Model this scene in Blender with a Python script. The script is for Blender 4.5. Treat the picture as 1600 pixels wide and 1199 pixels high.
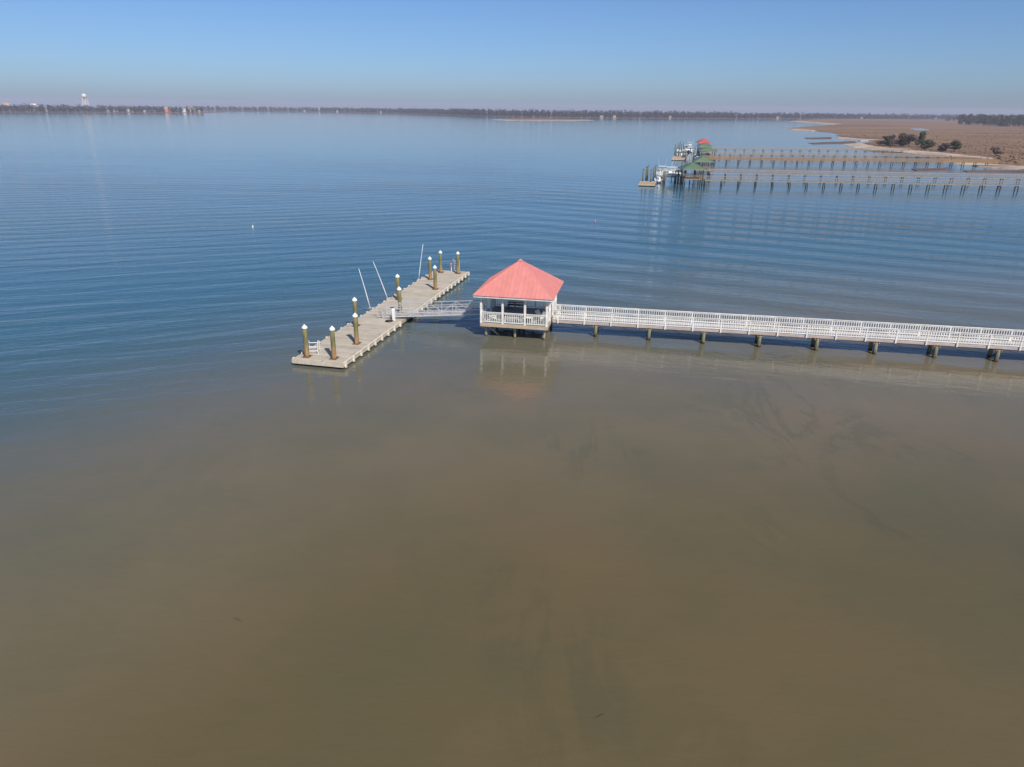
import bpy, bmesh, math, random
from mathutils import Vector, Matrix
for o in list(bpy.data.objects): bpy.data.objects.remove(o)
S = bpy.context.scene
COL = S.collection
random.seed(7)

# ------------------------------------------------------------------ camera, sky, sun
F = 1110.0; CAMH = 20.0; YH = 170.0; ROLL = math.radians(0.64)
PITCH = math.atan((599.5-YH)/F)
FW = Vector((0, math.cos(PITCH), -math.sin(PITCH)))
R0 = Vector((1, 0, 0)); U0 = Vector((0, math.sin(PITCH), math.cos(PITCH)))
RV = math.cos(ROLL)*R0 + math.sin(ROLL)*U0
UV = math.cos(ROLL)*U0 - math.sin(ROLL)*R0
CP = Vector((0, 0, CAMH))
cam = bpy.data.cameras.new('camera'); cam.sensor_width = 36; cam.lens = F/1600*36
cam.clip_start = 0.5; cam.clip_end = 30000
co = bpy.data.objects.new('camera', cam); COL.objects.link(co)
m3 = Matrix((RV, UV, -FW)).transposed()
co.matrix_world = Matrix.Translation(CP) @ m3.to_4x4()
S.camera = co
SUN_EL = math.radians(43.0); SUN_AZ = math.atan2(0.455, -0.89)   # azimuth from +Y towards +X
sundir = Vector((math.sin(SUN_AZ)*math.cos(SUN_EL), math.cos(SUN_AZ)*math.cos(SUN_EL), math.sin(SUN_EL)))
sl = bpy.data.lights.new('sun', 'SUN'); sl.energy = 4.2; sl.angle = math.radians(0.53); sl.color = (1.0, 0.93, 0.84)
so = bpy.data.objects.new('sun', sl); COL.objects.link(so)
so.rotation_euler = sundir.to_track_quat('Z', 'Y').to_euler(); so.location = (60, -80, 90)
W = bpy.data.worlds.new('World'); S.world = W; W.use_nodes = True
wn = W.node_tree.nodes; wl = W.node_tree.links
bg = wn['Background']; bg.inputs['Strength'].default_value = 0.09
sky = wn.new('ShaderNodeTexSky'); sky.sky_type = 'NISHITA'; sky.sun_disc = False
sky.sun_elevation = SUN_EL; sky.sun_rotation = SUN_AZ
sky.air_density = 0.75; sky.dust_density = 0.9; sky.ozone_density = 9.5; sky.altitude = 0
wl.new(sky.outputs[0], bg.inputs['Color'])
S.view_settings.view_transform = 'Standard'; S.view_settings.look = 'None'
S.view_settings.exposure = 0.32; S.view_settings.gamma = 1.0
S.view_settings.use_curve_mapping = False

def P(x, y, z=0.0):
    """photo pixel -> point on the horizontal plane at height z"""
    d = FW + (x-800)/F*RV - (y-599.5)/F*UV
    return CP + d*((z-CAMH)/d.z)

# ------------------------------------------------------------------ materials
def newmat(name):
    m = bpy.data.materials.new(name); m.use_nodes = True
    nt = m.node_tree
    return m, nt, nt.nodes, nt.links, nt.nodes['Principled BSDF']
def mat(name, col, col2=None, rough=0.7, scale=3.0, stretch=(1, 1, 1), bump=0.0, metal=0.0, spec=0.35, lo=0.35, hi=0.65, coords='Object', tone=(0.88, 1.04)):
    m, nt, n, l, b = newmat(name)
    b.inputs['Roughness'].default_value = rough; b.inputs['Metallic'].default_value = metal
    b.inputs['Specular IOR Level'].default_value = spec
    tc = n.new('ShaderNodeTexCoord'); mp = n.new('ShaderNodeMapping'); mp.inputs['Scale'].default_value = stretch
    l.new(tc.outputs[coords], mp.inputs[0])
    ns = n.new('ShaderNodeTexNoise'); ns.inputs['Scale'].default_value = scale; ns.inputs['Detail'].default_value = 5
    l.new(mp.outputs[0], ns.inputs['Vector'])
    oi = n.new('ShaderNodeObjectInfo')
    rp = n.new('ShaderNodeValToRGB'); rp.color_ramp.elements[0].position = lo; rp.color_ramp.elements[1].position = hi
    c2 = col2 or tuple(c*0.82 for c in col)
    rp.color_ramp.elements[0].color = (*c2, 1); rp.color_ramp.elements[1].color = (*col, 1)
    l.new(ns.outputs[0], rp.inputs[0])
    hs = n.new('ShaderNodeHueSaturation')
    mr = n.new('ShaderNodeMapRange'); mr.inputs['To Min'].default_value = tone[0]; mr.inputs['To Max'].default_value = tone[1]
    l.new(oi.outputs['Random'], mr.inputs[0]); l.new(mr.outputs[0], hs.inputs['Value'])
    l.new(rp.outputs[0], hs.inputs['Color']); l.new(hs.outputs[0], b.inputs['Base Color'])
    if bump:
        bp = n.new('ShaderNodeBump'); bp.inputs['Strength'].default_value = bump; bp.inputs['Distance'].default_value = 0.02
        l.new(ns.outputs[0], bp.inputs['Height']); l.new(bp.outputs[0], b.inputs['Normal'])
    return m
def zramp(m, stops, wobble=0.12):
    """colour by height above the water (stains, tide lines), broken up by noise"""
    nt = m.node_tree; n = nt.nodes; l = nt.links; b = n['Principled BSDF']
    g = n.new('ShaderNodeNewGeometry'); sp = n.new('ShaderNodeSeparateXYZ'); l.new(g.outputs['Position'], sp.inputs[0])
    ns = n.new('ShaderNodeTexNoise'); ns.inputs['Scale'].default_value = 2.2; ns.inputs['Detail'].default_value = 4
    l.new(g.outputs['Position'], ns.inputs['Vector'])
    ma = n.new('ShaderNodeMath'); ma.operation = 'MULTIPLY_ADD'; ma.inputs[1].default_value = wobble*8; ma.inputs[2].default_value = -wobble*4
    l.new(ns.outputs[0], ma.inputs[0])
    ad = n.new('ShaderNodeMath'); l.new(sp.outputs[2], ad.inputs[0]); l.new(ma.outputs[0], ad.inputs[1])
    z0 = stops[0][0]; z1 = stops[-1][0]
    mr = n.new('ShaderNodeMapRange'); mr.inputs['From Min'].default_value = z0; mr.inputs['From Max'].default_value = z1
    l.new(ad.outputs[0], mr.inputs[0])
    rp = n.new('ShaderNodeValToRGB'); e = rp.color_ramp.elements
    while len(e) < len(stops): e.new(0.5)
    for i, (z, c) in enumerate(stops):
        e[i].position = (z-z0)/(z1-z0); e[i].color = (*c, 1)
    l.new(mr.outputs[0], rp.inputs[0])
    old = b.inputs['Base Color'].links[0].from_socket
    mx = n.new('ShaderNodeMix'); mx.data_type = 'RGBA'; mx.blend_type = 'MULTIPLY'; mx.inputs[0].default_value = 1
    l.new(rp.outputs[0], mx.inputs[6]); l.new(old, mx.inputs[7]); l.new(mx.outputs[2], b.inputs['Base Color'])
    return m

M = {}
M['white'] = mat('white_paint', (0.80, 0.79, 0.76), (0.60, 0.575, 0.53), 0.55, 1.6, bump=0.05)
M['whitedeck'] = mat('white_deck_paint', (0.66, 0.64, 0.61), (0.50, 0.48, 0.45), 0.7, 2.5)
M['greydeck'] = mat('grey_deck_paint', (0.22, 0.25, 0.27), (0.17, 0.20, 0.22), 0.7, 2.5)
M['stringer'] = mat('weathered_stringer', (0.50, 0.40, 0.34), (0.38, 0.29, 0.24), 0.85, 2.0, (1, 6, 6), bump=0.2)
M['tan'] = mat('tan_timber', (0.46, 0.37, 0.26), (0.34, 0.26, 0.17), 0.85, 2.5, (1, 6, 6), bump=0.2)
M['dockplank'] = mat('dock_planks', (0.43, 0.38, 0.31), (0.33, 0.285, 0.225), 0.85, 1.3, (1, 1, 1), bump=0.2)
M['dockrim'] = mat('dock_rim', (0.58, 0.52, 0.42), (0.46, 0.40, 0.31), 0.8, 3)
M['cream'] = mat('cream_rub_rail', (0.74, 0.68, 0.57), (0.58, 0.50, 0.38), 0.7, 3)
M['float'] = mat('black_float', (0.02, 0.02, 0.02), (0.012, 0.012, 0.012), 0.6, 3)
def plankmat(name, col, lo=.74, hi=1.1):
    m = mat(name, col, tuple(c*.84 for c in col), .85, 1.1, (1, 1, 1), bump=.15)
    n = m.node_tree.nodes; l = m.node_tree.links; b = n['Principled BSDF']; old = b.inputs['Base Color'].links[0].from_socket
    g = n.new('ShaderNodeNewGeometry'); mr = n.new('ShaderNodeMapRange'); mr.inputs['To Min'].default_value = lo; mr.inputs['To Max'].default_value = hi
    l.new(g.outputs['Random Per Island'], mr.inputs[0]); hs = n.new('ShaderNodeHueSaturation'); l.new(mr.outputs[0], hs.inputs['Value'])
    l.new(old, hs.inputs['Color']); l.new(hs.outputs[0], b.inputs['Base Color']); return m
M['dockplank'] = plankmat('dock_planks', (0.54, 0.48, 0.385), .78, 1.06)
M['whitedeck'] = plankmat('white_deck_paint', (0.64, 0.62, 0.59), .85, 1.06)
M['greydeck'] = plankmat('grey_deck_paint', (0.27, 0.30, 0.32), .85, 1.1)
M['tanplank'] = plankmat('tan_planks', (0.50, 0.37, 0.24))
M['greyplank'] = plankmat('silvered_planks', (0.33, 0.295, 0.265))
M['orangeplank'] = plankmat('new_planks', (0.37, 0.25, 0.145))
M['rust'] = mat('rusted_steel', (0.22, 0.115, 0.05), (0.11, 0.055, 0.03), 0.85, 9, bump=0.3)
M['cap'] = mat('white_cap', (0.82, 0.82, 0.80), (0.72, 0.72, 0.69), 0.45, 6)
M['alu'] = mat('aluminium', (0.66, 0.66, 0.66), (0.55, 0.55, 0.55), 0.42, 5, metal=0.35)
M['aludeck'] = mat('gangway_deck', (0.55, 0.53, 0.51), (0.45, 0.43, 0.42), 0.6, 3)
M['roofpink'] = mat('faded_red_metal', (0.62, 0.235, 0.205), (0.565, 0.205, 0.18), 0.42, 1.4, spec=0.6, tone=(0.955, 1.02))
M['roofred'] = mat('red_metal', (0.55, 0.08, 0.07), (0.45, 0.06, 0.05), 0.5, 0.8)
M['roofgreen'] = mat('green_metal', (0.125, 0.20, 0.115), (0.10, 0.16, 0.09), 0.5, 0.8)
M['darkwood'] = mat('dark_stained_wood', (0.05, 0.04, 0.035), (0.03, 0.024, 0.02), 0.6, 6, (1, 8, 8))
M['whip'] = mat('white_fibreglass', (0.78, 0.80, 0.82), (0.70, 0.72, 0.75), 0.35, 5)
M['black'] = mat('black_plastic', (0.02, 0.02, 0.022), None, 0.4, 4)
M['hose'] = mat('dark_hose', (0.035, 0.025, 0.025), None, 0.5, 4)
M['pinkish'] = mat('faded_red_plastic', (0.55, 0.16, 0.12), (0.45, 0.12, 0.10), 0.5, 5)
M['gel'] = mat('white_gelcoat', (0.80, 0.80, 0.78), (0.74, 0.74, 0.71), 0.25, 4, spec=0.5)
M['navy'] = mat('navy_canvas', (0.012, 0.025, 0.09), (0.01, 0.02, 0.07), 0.8, 6)
M['glass'] = mat('tinted_glass', (0.03, 0.035, 0.04), None, 0.08, 3, spec=0.6)
M['grey_timber'] = mat('silvered_timber', (0.34, 0.30, 0.27), (0.24, 0.21, 0.18), 0.85, 2, (1, 5, 5))
M['orange_timber'] = mat('new_timber', (0.33, 0.21, 0.115), (0.24, 0.15, 0.08), 0.85, 2, (1, 5, 5))
M['seapile'] = mat('treated_pile', (0.95, 0.95, 0.95), (0.70, 0.70, 0.70), 0.85, 5, (1, 1, 0.25), bump=0.4)
zramp(M['seapile'], [(-0.5, (0.015, 0.014, 0.010)), (0.08, (0.03, 0.026, 0.016)), (0.24, (0.15, 0.13, 0.075)), (0.75, (0.28, 0.27, 0.17)), (1.3, (0.34, 0.33, 0.24)), (2.0, (0.34, 0.31, 0.22))])
M['palepile'] = mat('pale_pile', (0.95, 0.95, 0.95), (0.70, 0.70, 0.70), 0.85, 5, (1, 1, 0.25), bump=0.4)
zramp(M['palepile'], [(-0.5, (0.02, 0.018, 0.012)), (0.05, (0.06, 0.05, 0.03)), (0.2, (0.30, 0.26, 0.15)), (0.6, (0.44, 0.39, 0.26)), (1.5, (0.46, 0.42, 0.30))], .05)
M['farpile'] = mat('dark_sea_pile', (0.95, 0.95, 0.95), (0.70, 0.70, 0.70), 0.85, 4, (1, 1, 0.25))
zramp(M['farpile'], [(-0.5, (0.015, 0.014, 0.010)), (0.5, (0.03, 0.027, 0.018)), (0.9, (0.09, 0.085, 0.045)), (1.6, (0.19, 0.18, 0.09)), (3.6, (0.21, 0.20, 0.10))])
M['dockpile'] = mat('dock_pile', (0.95, 0.95, 0.95), (0.62, 0.62, 0.60), 0.85, 6, (1, 1, 0.2), bump=0.4)
zramp(M['dockpile'], [(-0.5, (0.03, 0.025, 0.015)), (0.4, (0.16, 0.10, 0.05)), (0.7, (0.40, 0.24, 0.11)), (1.25, (0.34, 0.23, 0.11)), (1.7, (0.20, 0.185, 0.08)), (3.3, (0.19, 0.185, 0.085))], 0.08)
M['sand'] = mat('pale_sand', (0.50, 0.41, 0.33), (0.21, 0.155, 0.11), 0.95, 0.16, (0.5, 1, 1), lo=0.36, hi=0.58, coords='Object')
M['mud'] = mat('brown_mud', (0.145, 0.09, 0.065), (0.09, 0.06, 0.045), 0.8, 0.1)
M['bark'] = mat('grey_bark', (0.14, 0.11, 0.085), (0.08, 0.06, 0.05), 0.9, 3)
def leafmat(name, c1, c2):
    m, nt, n, l, b = newmat(name)
    b.inputs['Roughness'].default_value = 0.75; b.inputs['Specular IOR Level'].default_value = 0.2
    g = n.new('ShaderNodeNewGeometry'); rp = n.new('ShaderNodeValToRGB')
    rp.color_ramp.elements[0].color = (*c1, 1); rp.color_ramp.elements[1].color = (*c2, 1)
    l.new(g.outputs['Random Per Island'], rp.inputs[0]); l.new(rp.outputs[0], b.inputs['Base Color'])
    return m
M['leaf_dark'] = leafmat('evergreen_leaves', (0.025, 0.04, 0.018), (0.075, 0.095, 0.04))
M['leaf_olive'] = leafmat('olive_leaves', (0.035, 0.042, 0.016), (0.09, 0.085, 0.035))
M['leaf_bare'] = leafmat('bare_twigs', (0.07, 0.052, 0.042), (0.15, 0.115, 0.092))
M['leaf_far'] = leafmat('far_foliage', (0.012, 0.019, 0.017), (0.042, 0.052, 0.042))
M['grass'] = leafmat('winter_marsh_grass', (0.15, 0.09, 0.055), (0.25, 0.16, 0.09))

# water: turbid body colour under a clear reflecting surface
def water_mat():
    m, nt, n, l, b = newmat('estuary_water')
    b.inputs['IOR'].default_value = 1.37; b.inputs['Specular IOR Level'].default_value = 0.5
    g = n.new('ShaderNodeNewGeometry'); sp = n.new('ShaderNodeSeparateXYZ'); l.new(g.outputs['Position'], sp.inputs[0])
    def noise(scale, sx=1, sy=1, rot=0, det=3, dist=0.0, rough=0.5):
        mp = n.new('ShaderNodeMapping'); mp.inputs['Scale'].default_value = (sx, sy, 1); mp.inputs['Rotation'].default_value = (0, 0, rot)
        l.new(g.outputs['Position'], mp.inputs[0])
        t = n.new('ShaderNodeTexNoise'); t.inputs['Scale'].default_value = scale; t.inputs['Detail'].default_value = det
        t.inputs['Distortion'].default_value = dist; t.inputs['Roughness'].default_value = rough
        l.new(mp.outputs[0], t.inputs['Vector']); return t.outputs[0]
    def math_(op, a, c=None, d=None):
        x = n.new('ShaderNodeMath'); x.operation = op
        for i, v in enumerate((a, c, d)):
            if v is None: continue
            if isinstance(v, (int, float)): x.inputs[i].default_value = v
            else: l.new(v, x.inputs[i])
        return x.outputs[0]
    def rng(v, a, c, lo=0.0, hi=1.0):
        x = n.new('ShaderNodeMapRange'); x.interpolation_type = 'SMOOTHSTEP'
        x.inputs['From Min'].default_value = a; x.inputs['From Max'].default_value = c
        x.inputs['To Min'].default_value = lo; x.inputs['To Max'].default_value = hi
        l.new(v, x.inputs[0]); return x.outputs[0]
    X, Y = sp.outputs[0], sp.outputs[1]
    # distance out over the channel: shoals inshore, the channel to the north and west
    off = math_('ADD', math_('ADD', math_('MULTIPLY', math_('MINIMUM', X, 0.0), -1.0), math_('MULTIPLY', math_('MAXIMUM', X, 0.0), -0.12)), Y)
    offn = math_('ADD', off, math_('MULTIPLY_ADD', noise(0.02, det=3), 36, -18))
    deep = rng(offn, 42, 112)
    # sediment colours
    patch = noise(0.05, det=6, rough=0.6)
    r1 = n.new('ShaderNodeValToRGB'); e = r1.color_ramp.elements
    e[0].position = 0.36; e[0].color = (0.108, 0.095, 0.049, 1); e[1].position = 0.62; e[1].color = (0.142, 0.108, 0.055, 1)
    l.new(patch, r1.inputs[0])
    # dark weed wisps on the shoal
    ridge = math_('ABSOLUTE', math_('SUBTRACT', noise(0.10, 1.6, 0.7, 0.45, 8, 0.9, 0.66), 0.5))
    wisp = math_('MULTIPLY', rng(ridge, 0.0, 0.055, 1.0, 0.0), rng(noise(0.07, det=4), 0.46, 0.62))
    wisp = math_('MULTIPLY', wisp, rng(X, -14, 10, 0.10, 0.38))
    r2 = n.new('ShaderNodeMix'); r2.data_type = 'RGBA'; r2.inputs[7].default_value = (0.070, 0.072, 0.042, 1)
    l.new(wisp, r2.inputs[0]); l.new(r1.outputs[0], r2.inputs[6])
    r3 = n.new('ShaderNodeMix'); r3.data_type = 'RGBA'; r3.inputs[7].default_value = (0.030, 0.095, 0.128, 1)
    tb = n.new('ShaderNodeHueSaturation'); l.new(rng(offn, 22, 50, 0.90, 1.16), tb.inputs['Value']); l.new(rng(offn, 22, 50, 1.05, 0.86), tb.inputs['Saturation'])   # body colour gets lighter and greyer out towards the pier
    l.new(r2.outputs[2], tb.inputs['Color'])
    l.new(deep, r3.inputs[0]); l.new(tb.outputs[0], r3.inputs[6])
    l.new(r3.outputs[2], b.inputs['Base Color'])
    # waves (heights in metres): crests run up to the right west of the dock and down to the right over the bay
    open_ = rng(offn, 38, 84, 0.07, 1.0)
    near = math_('MULTIPLY', rng(Y, 88, 420, 1.0, 0.09), math_('SUBTRACT', 1.0, math_('MULTIPLY', math_('MULTIPLY', rng(Y, 120, 200), rng(X, 0, 40)), 0.82)))
    def crests(rot, fa, fc, det, dist=0.25, rough=0.5):
        m1 = n.new('ShaderNodeMapping'); m1.inputs['Rotation'].default_value = (0, 0, rot); l.new(g.outputs['Position'], m1.inputs[0])
        m2 = n.new('ShaderNodeMapping'); m2.inputs['Scale'].default_value = (fa, fc, 1); l.new(m1.outputs[0], m2.inputs[0])
        t = n.new('ShaderNodeTexNoise'); t.inputs['Scale'].default_value = 1.0; t.inputs['Detail'].default_value = det
        t.inputs['Distortion'].default_value = dist; t.inputs['Roughness'].default_value = rough
        l.new(m2.outputs[0], t.inputs['Vector']); return t.outputs[0]
    def wave(scale, rot, dist, dscale):
        mp = n.new('ShaderNodeMapping'); mp.inputs['Rotation'].default_value = (0, 0, rot); l.new(g.outputs['Position'], mp.inputs[0])
        t = n.new('ShaderNodeTexWave'); t.wave_type = 'BANDS'; t.bands_direction = 'Y'; t.wave_profile = 'SIN'
        t.inputs['Scale'].default_value = scale; t.inputs['Distortion'].default_value = dist
        t.inputs['Detail'].default_value = 2; t.inputs['Detail Scale'].default_value = dscale
        l.new(mp.outputs[0], t.inputs['Vector']); return t.outputs['Fac']
    side = rng(math_('ADD', X, math_('MULTIPLY', Y, -0.08)), -32, 14)
    left = math_('SUBTRACT', 1.0, side)
    gust = rng(noise(0.02, 0.5, 1.0, 0.1, 3), 0.35, 0.65, 0.5, 1.2)
    hL = math_('ADD', math_('MULTIPLY', crests(-0.38, 0.11, 0.62, 5, .3, .58), 0.17), math_('MULTIPLY', wave(0.062, -0.36, 3.4, 0.16), 0.045))
    hR = math_('ADD', math_('MULTIPLY', crests(0.30, 0.14, 0.70, 5, .3, .58), 0.15), math_('MULTIPLY', wave(0.040, 0.46, 3.0, 0.14), 0.13))
    hF = math_('MULTIPLY', crests(-0.05, 0.035, 0.17, 3), rng(Y, 80, 200, 0.0, 0.24))
    hh = math_('ADD', math_('ADD', math_('MULTIPLY', hL, left), math_('MULTIPLY', hR, side)), hF)
    hh = math_('MULTIPLY', math_('MULTIPLY', hh, gust), math_('MULTIPLY', open_, near))
    fine = math_('ADD', math_('MULTIPLY', crests(0.10, 0.9, 1.9, 3), 0.018), math_('MULTIPLY', crests(-0.12, 0.22, 0.5, 2), 0.024))
    fine = math_('ADD', fine, math_('MULTIPLY', crests(0.3, 3.0, 5.0, 2), 0.005))
    hh = math_('ADD', hh, fine)
    bp = n.new('ShaderNodeBump'); bp.inputs['Strength'].default_value = 1.0; bp.inputs['Distance'].default_value = 1.0
    l.new(hh, bp.inputs['Height']); l.new(bp.outputs[0], b.inputs['Normal'])
    l.new(rng(Y, 60, 450, 0.015, 0.06), b.inputs['Roughness'])
    return m
M['water'] = water_mat()

def marsh_mat():
    m, nt, n, l, b = newmat('winter_marsh')
    b.inputs['Roughness'].default_value = 0.95; b.inputs['Specular IOR Level'].default_value = 0.1
    g = n.new('ShaderNodeNewGeometry')
    t = n.new('ShaderNodeTexNoise'); t.inputs['Scale'].default_value = 0.012; t.inputs['Detail'].default_value = 7; t.inputs['Roughness'].default_value = 0.65
    mp = n.new('ShaderNodeMapping'); mp.inputs['Scale'].default_value = (0.5, 1, 1); l.new(g.outputs['Position'], mp.inputs[0]); l.new(mp.outputs[0], t.inputs['Vector'])
    rp = n.new('ShaderNodeValToRGB'); e = rp.color_ramp.elements
    e[0].position = 0.33; e[0].color = (0.13, 0.088, 0.055, 1); e[1].position = 0.7; e[1].color = (0.27, 0.185, 0.105, 1)
    k = e.new(0.5); k.color = (0.20, 0.126, 0.076, 1)
    l.new(t.outputs[0], rp.inputs[0]); l.new(rp.outputs[0], b.inputs['Base Color'])
    return m
M['marsh'] = marsh_mat()

# ------------------------------------------------------------------ helpers
class MB:
    def __init__(s): s.v = []; s.f = []
    def add(s, vs, fs):
        k = len(s.v); s.v += [tuple(v) for v in vs]; s.f += [tuple(i+k for i in f) for f in fs]; return s
    def box(s, c, d, rz=0.0, ry=0.0):
        m = Matrix.Rotation(rz, 3, 'Z') @ Matrix.Rotation(ry, 3, 'Y')
        vs = [Vector(c) + m @ Vector((x*d[0]/2, y*d[1]/2, z*d[2]/2)) for x in (-1, 1) for y in (-1, 1) for z in (-1, 1)]
        return s.add(vs, [(0, 1, 3, 2), (4, 6, 7, 5), (0, 4, 5, 1), (2, 3, 7, 6), (0, 2, 6, 4), (1, 5, 7, 3)])
    def bar(s, a, b, w, h):
        a = Vector(a); b = Vector(b); d = (b-a).normalized()
        up = Vector((0, 0, 1)) if abs(d.z) < 0.95 else Vector((0, 1, 0))
        sd = d.cross(up).normalized(); up = sd.cross(d)
        vs = [p + sd*x*w/2 + up*z*h/2 for p in (a, b) for x, z in ((-1, -1), (1, -1), (1, 1), (-1, 1))]
        return s.add(vs, [(3, 2, 1, 0), (4, 5, 6, 7), (0, 1, 5, 4), (1, 2, 6, 5), (2, 3, 7, 6), (3, 0, 4, 7)])
    def tube(s, pts, rad, n=8, closed=True):
        pts = [Vector(p) for p in pts]; rads = rad if isinstance(rad, (list, tuple)) else [rad]*len(pts)
        vs = []; fs = []
        for i, p in enumerate(pts):
            d = (pts[min(i+1, len(pts)-1)] - pts[max(i-1, 0)]).normalized()
            up = Vector((0, 0, 1)) if abs(d.z) < 0.9 else Vector((0, 1, 0))
            a = d.cross(up).normalized(); c = d.cross(a)
            for k in range(n):
                t = 2*math.pi*k/n; vs.append(p + (a*math.cos(t)+c*math.sin(t))*rads[i])
        for i in range(len(pts)-1):
            for k in range(n):
                k2 = (k+1) % n; fs.append((i*n+k, i*n+k2, (i+1)*n+k2, (i+1)*n+k))
        if closed: fs.append(tuple(range(n-1, -1, -1))); fs.append(tuple((len(pts)-1)*n+k for k in range(n)))
        return s.add(vs, fs)
    def mesh(s, name):
        me = bpy.data.meshes.new(name); me.from_pydata(s.v, [], s.f); me.update()
        bm = bmesh.new(); bm.from_mesh(me); bmesh.ops.recalc_face_normals(bm, faces=bm.faces); bm.to_mesh(me); bm.free()
        return me
    def build(s, name, m, parent=None, loc=None, rz=0.0, smooth=False, kind=None):
        return link(name, s.mesh(name), m, parent, loc, rz, smooth, kind)
def link(name, me, m, parent=None, loc=None, rz=0.0, smooth=False, kind=None):
    if m is not None and not me.materials: me.materials.append(M[m])
    if smooth:
        for p in me.polygons: p.use_smooth = True
    o = bpy.data.objects.new(name, me); COL.objects.link(o)
    if parent: o.parent = parent
    if loc is not None: o.location = loc
    if rz: o.rotation_euler.z = rz
    if kind: o['kind'] = kind
    return o
_cache = {}
def box(name, parent, c, d, m, rz=0.0):
    k = (round(d[0], 4), round(d[1], 4), round(d[2], 4), m)
    if k not in _cache: _cache[k] = MB().box((0, 0, 0), d).mesh(name); _cache[k].materials.append(M[m])
    o = bpy.data.objects.new(name, _cache[k]); COL.objects.link(o); o.parent = parent; o.location = c; o.rotation_euler.z = rz
    return o
def thing(name, label, cat, loc=(0, 0, 0), rz=0.0, group=None):
    o = bpy.data.objects.new(name, None); COL.objects.link(o); o.location = loc; o.rotation_euler.z = rz
    o.empty_display_size = 0.3
    return tag(o, label, cat, group)
def tag(o, label, cat, group=None):
    o['label'] = label; o['category'] = cat
    if group: o['group'] = group
    return o
def struct(o): o['kind'] = 'structure'; return o

# ------------------------------------------------------------------ the setting
def grid_sheet(x0, x1, y0, y1, nx, ny, z):
    b = MB()
    vs = [(x0+(x1-x0)*i/nx, y0+(y1-y0)*j/ny, z) for j in range(ny+1) for i in range(nx+1)]
    fs = [(j*(nx+1)+i, j*(nx+1)+i+1, (j+1)*(nx+1)+i+1, (j+1)*(nx+1)+i) for j in range(ny) for i in range(nx)]
    return b.add(vs, fs)
struct(grid_sheet(-4500, 4500, -300, 6500, 4, 4, 0.0).build('water', 'water'))

def sheet(name, pts, z, m, skirt=2.0, jitter=0.0, sub=0):
    """low land: flat top with a sloping edge that dips under the water"""
    pts = [Vector((p[0], p[1], 0)) for p in pts]
    if sub:
        q = []
        for i, a in enumerate(pts):
            c = pts[(i+1) % len(pts)]; L = (c-a).length; k = max(1, min(14, int(L/sub)))
            nrm = Vector((-(c-a).y, (c-a).x, 0)).normalized()
            for j in range(k): q.append(a.lerp(c, j/k) + nrm*random.uniform(-jitter, jitter)*(1 if j else 0.3))
        pts = q
    n = len(pts); cen = sum(pts, Vector())/n
    area = sum(pts[i].x*pts[(i+1) % n].y-pts[(i+1) % n].x*pts[i].y for i in range(n))
    if area < 0: pts.reverse()
    bm = bmesh.new()
    top = [bm.verts.new((p.x, p.y, z)) for p in pts]
    es = [bm.edges.new((top[i], top[(i+1) % n])) for i in range(n)]
    bmesh.ops.triangle_fill(bm, edges=es, use_beauty=True)
    low = []
    for i, p in enumerate(pts):
        t = (pts[(i+1) % n]-pts[i-1]).normalized(); o = Vector((t.y, -t.x, 0))*skirt
        low.append(bm.verts.new((p.x+o.x, p.y+o.y, -0.25)))
    for i in range(n):
        bm.faces.new((top[i], low[i], low[(i+1) % n], top[(i+1) % n]))
    bmesh.ops.recalc_face_normals(bm, faces=bm.faces)
    me = bpy.data.meshes.new(name); bm.to_mesh(me); bm.free()
    o = link(name, me, m); return struct(o)
def px(l): return [P(*q) for q in l]
marsh_pts = px([(1240, 188.2), (1285, 192.5), (1305, 195.5), (1255, 199), (1231, 201.5), (1262, 204.3), (1300, 207.5), (1311, 211), (1311, 214.5),
    (1345, 219), (1372, 221.5), (1345, 225.5), (1334, 231), (1352, 235.5), (1400, 240.5), (1450, 246.5), (1482, 253), (1520, 258), (1560, 260.5), (1620, 264), (1760, 272)])
marsh_pts += [Vector((420, 262, 0)), Vector((900, 380, 0)), Vector((2300, 700, 0)), Vector((2300, 2300, 0)), Vector((1400, 2500, 0)), P(1300, 186.2)]
sheet('marsh', marsh_pts, 0.30, 'marsh', 2.0, 5.0, 22)
sandpolys = []
for q in ([(1229, 201.8), (1250, 202.0), (1276, 204.4), (1268, 205.6), (1245, 204.2)],
          [(1232, 190.2), (1250, 189.6), (1290, 192.2), (1316, 194.2), (1300, 195.2), (1270, 192.6)],
          [(1309, 214.6), (1343, 217.6), (1378, 219.2), (1345, 220.6), (1311, 216.6)],
          [(1318, 225.8), (1345, 224.6), (1366, 229.5), (1400, 233.6), (1440, 237.0), (1500, 242.5), (1549, 248.0), (1551, 250), (1500, 246.6), (1440, 241.8), (1390, 237.6), (1345, 233.5)],
          [(1476, 252.8), (1500, 252), (1550, 257.5), (1610, 262.0), (1612, 266.5), (1550, 262.5), (1500, 257)]):
    sandpolys.append(px(q)); sheet('sandbank', px(q), 0.36, 'sand', 1.5, 1.5, 12)
for q in ([(1257, 215.7), (1300, 214.6), (1298, 217.4), (1262, 217.6)], [(1263, 223.8), (1335, 221), (1336, 224.6), (1270, 225.8)],
          [(1425, 264.5), (1480, 262.5), (1478, 266.2), (1430, 267.4)], [(1505, 267.2), (1610, 266.8), (1700, 271), (1700, 276), (1600, 270.6), (1512, 269.2)]):
    sheet('mudbank', px(q), 0.16, 'mud', 1.0, 1.0, 10)
sheet('islet', px([(769, 187.2), (800, 185.9), (860, 186.2), (929, 188.2), (900, 189.2), (840, 188.9), (790, 188.6)]), 0.3, 'sand', 3, 3, 20)
sheet('islet', px([(785, 187.2), (805, 186.0), (860, 186.3), (918, 187.8), (880, 188.4), (820, 188.1)]), 1.1, 'marsh', 3, 3, 20)
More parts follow.
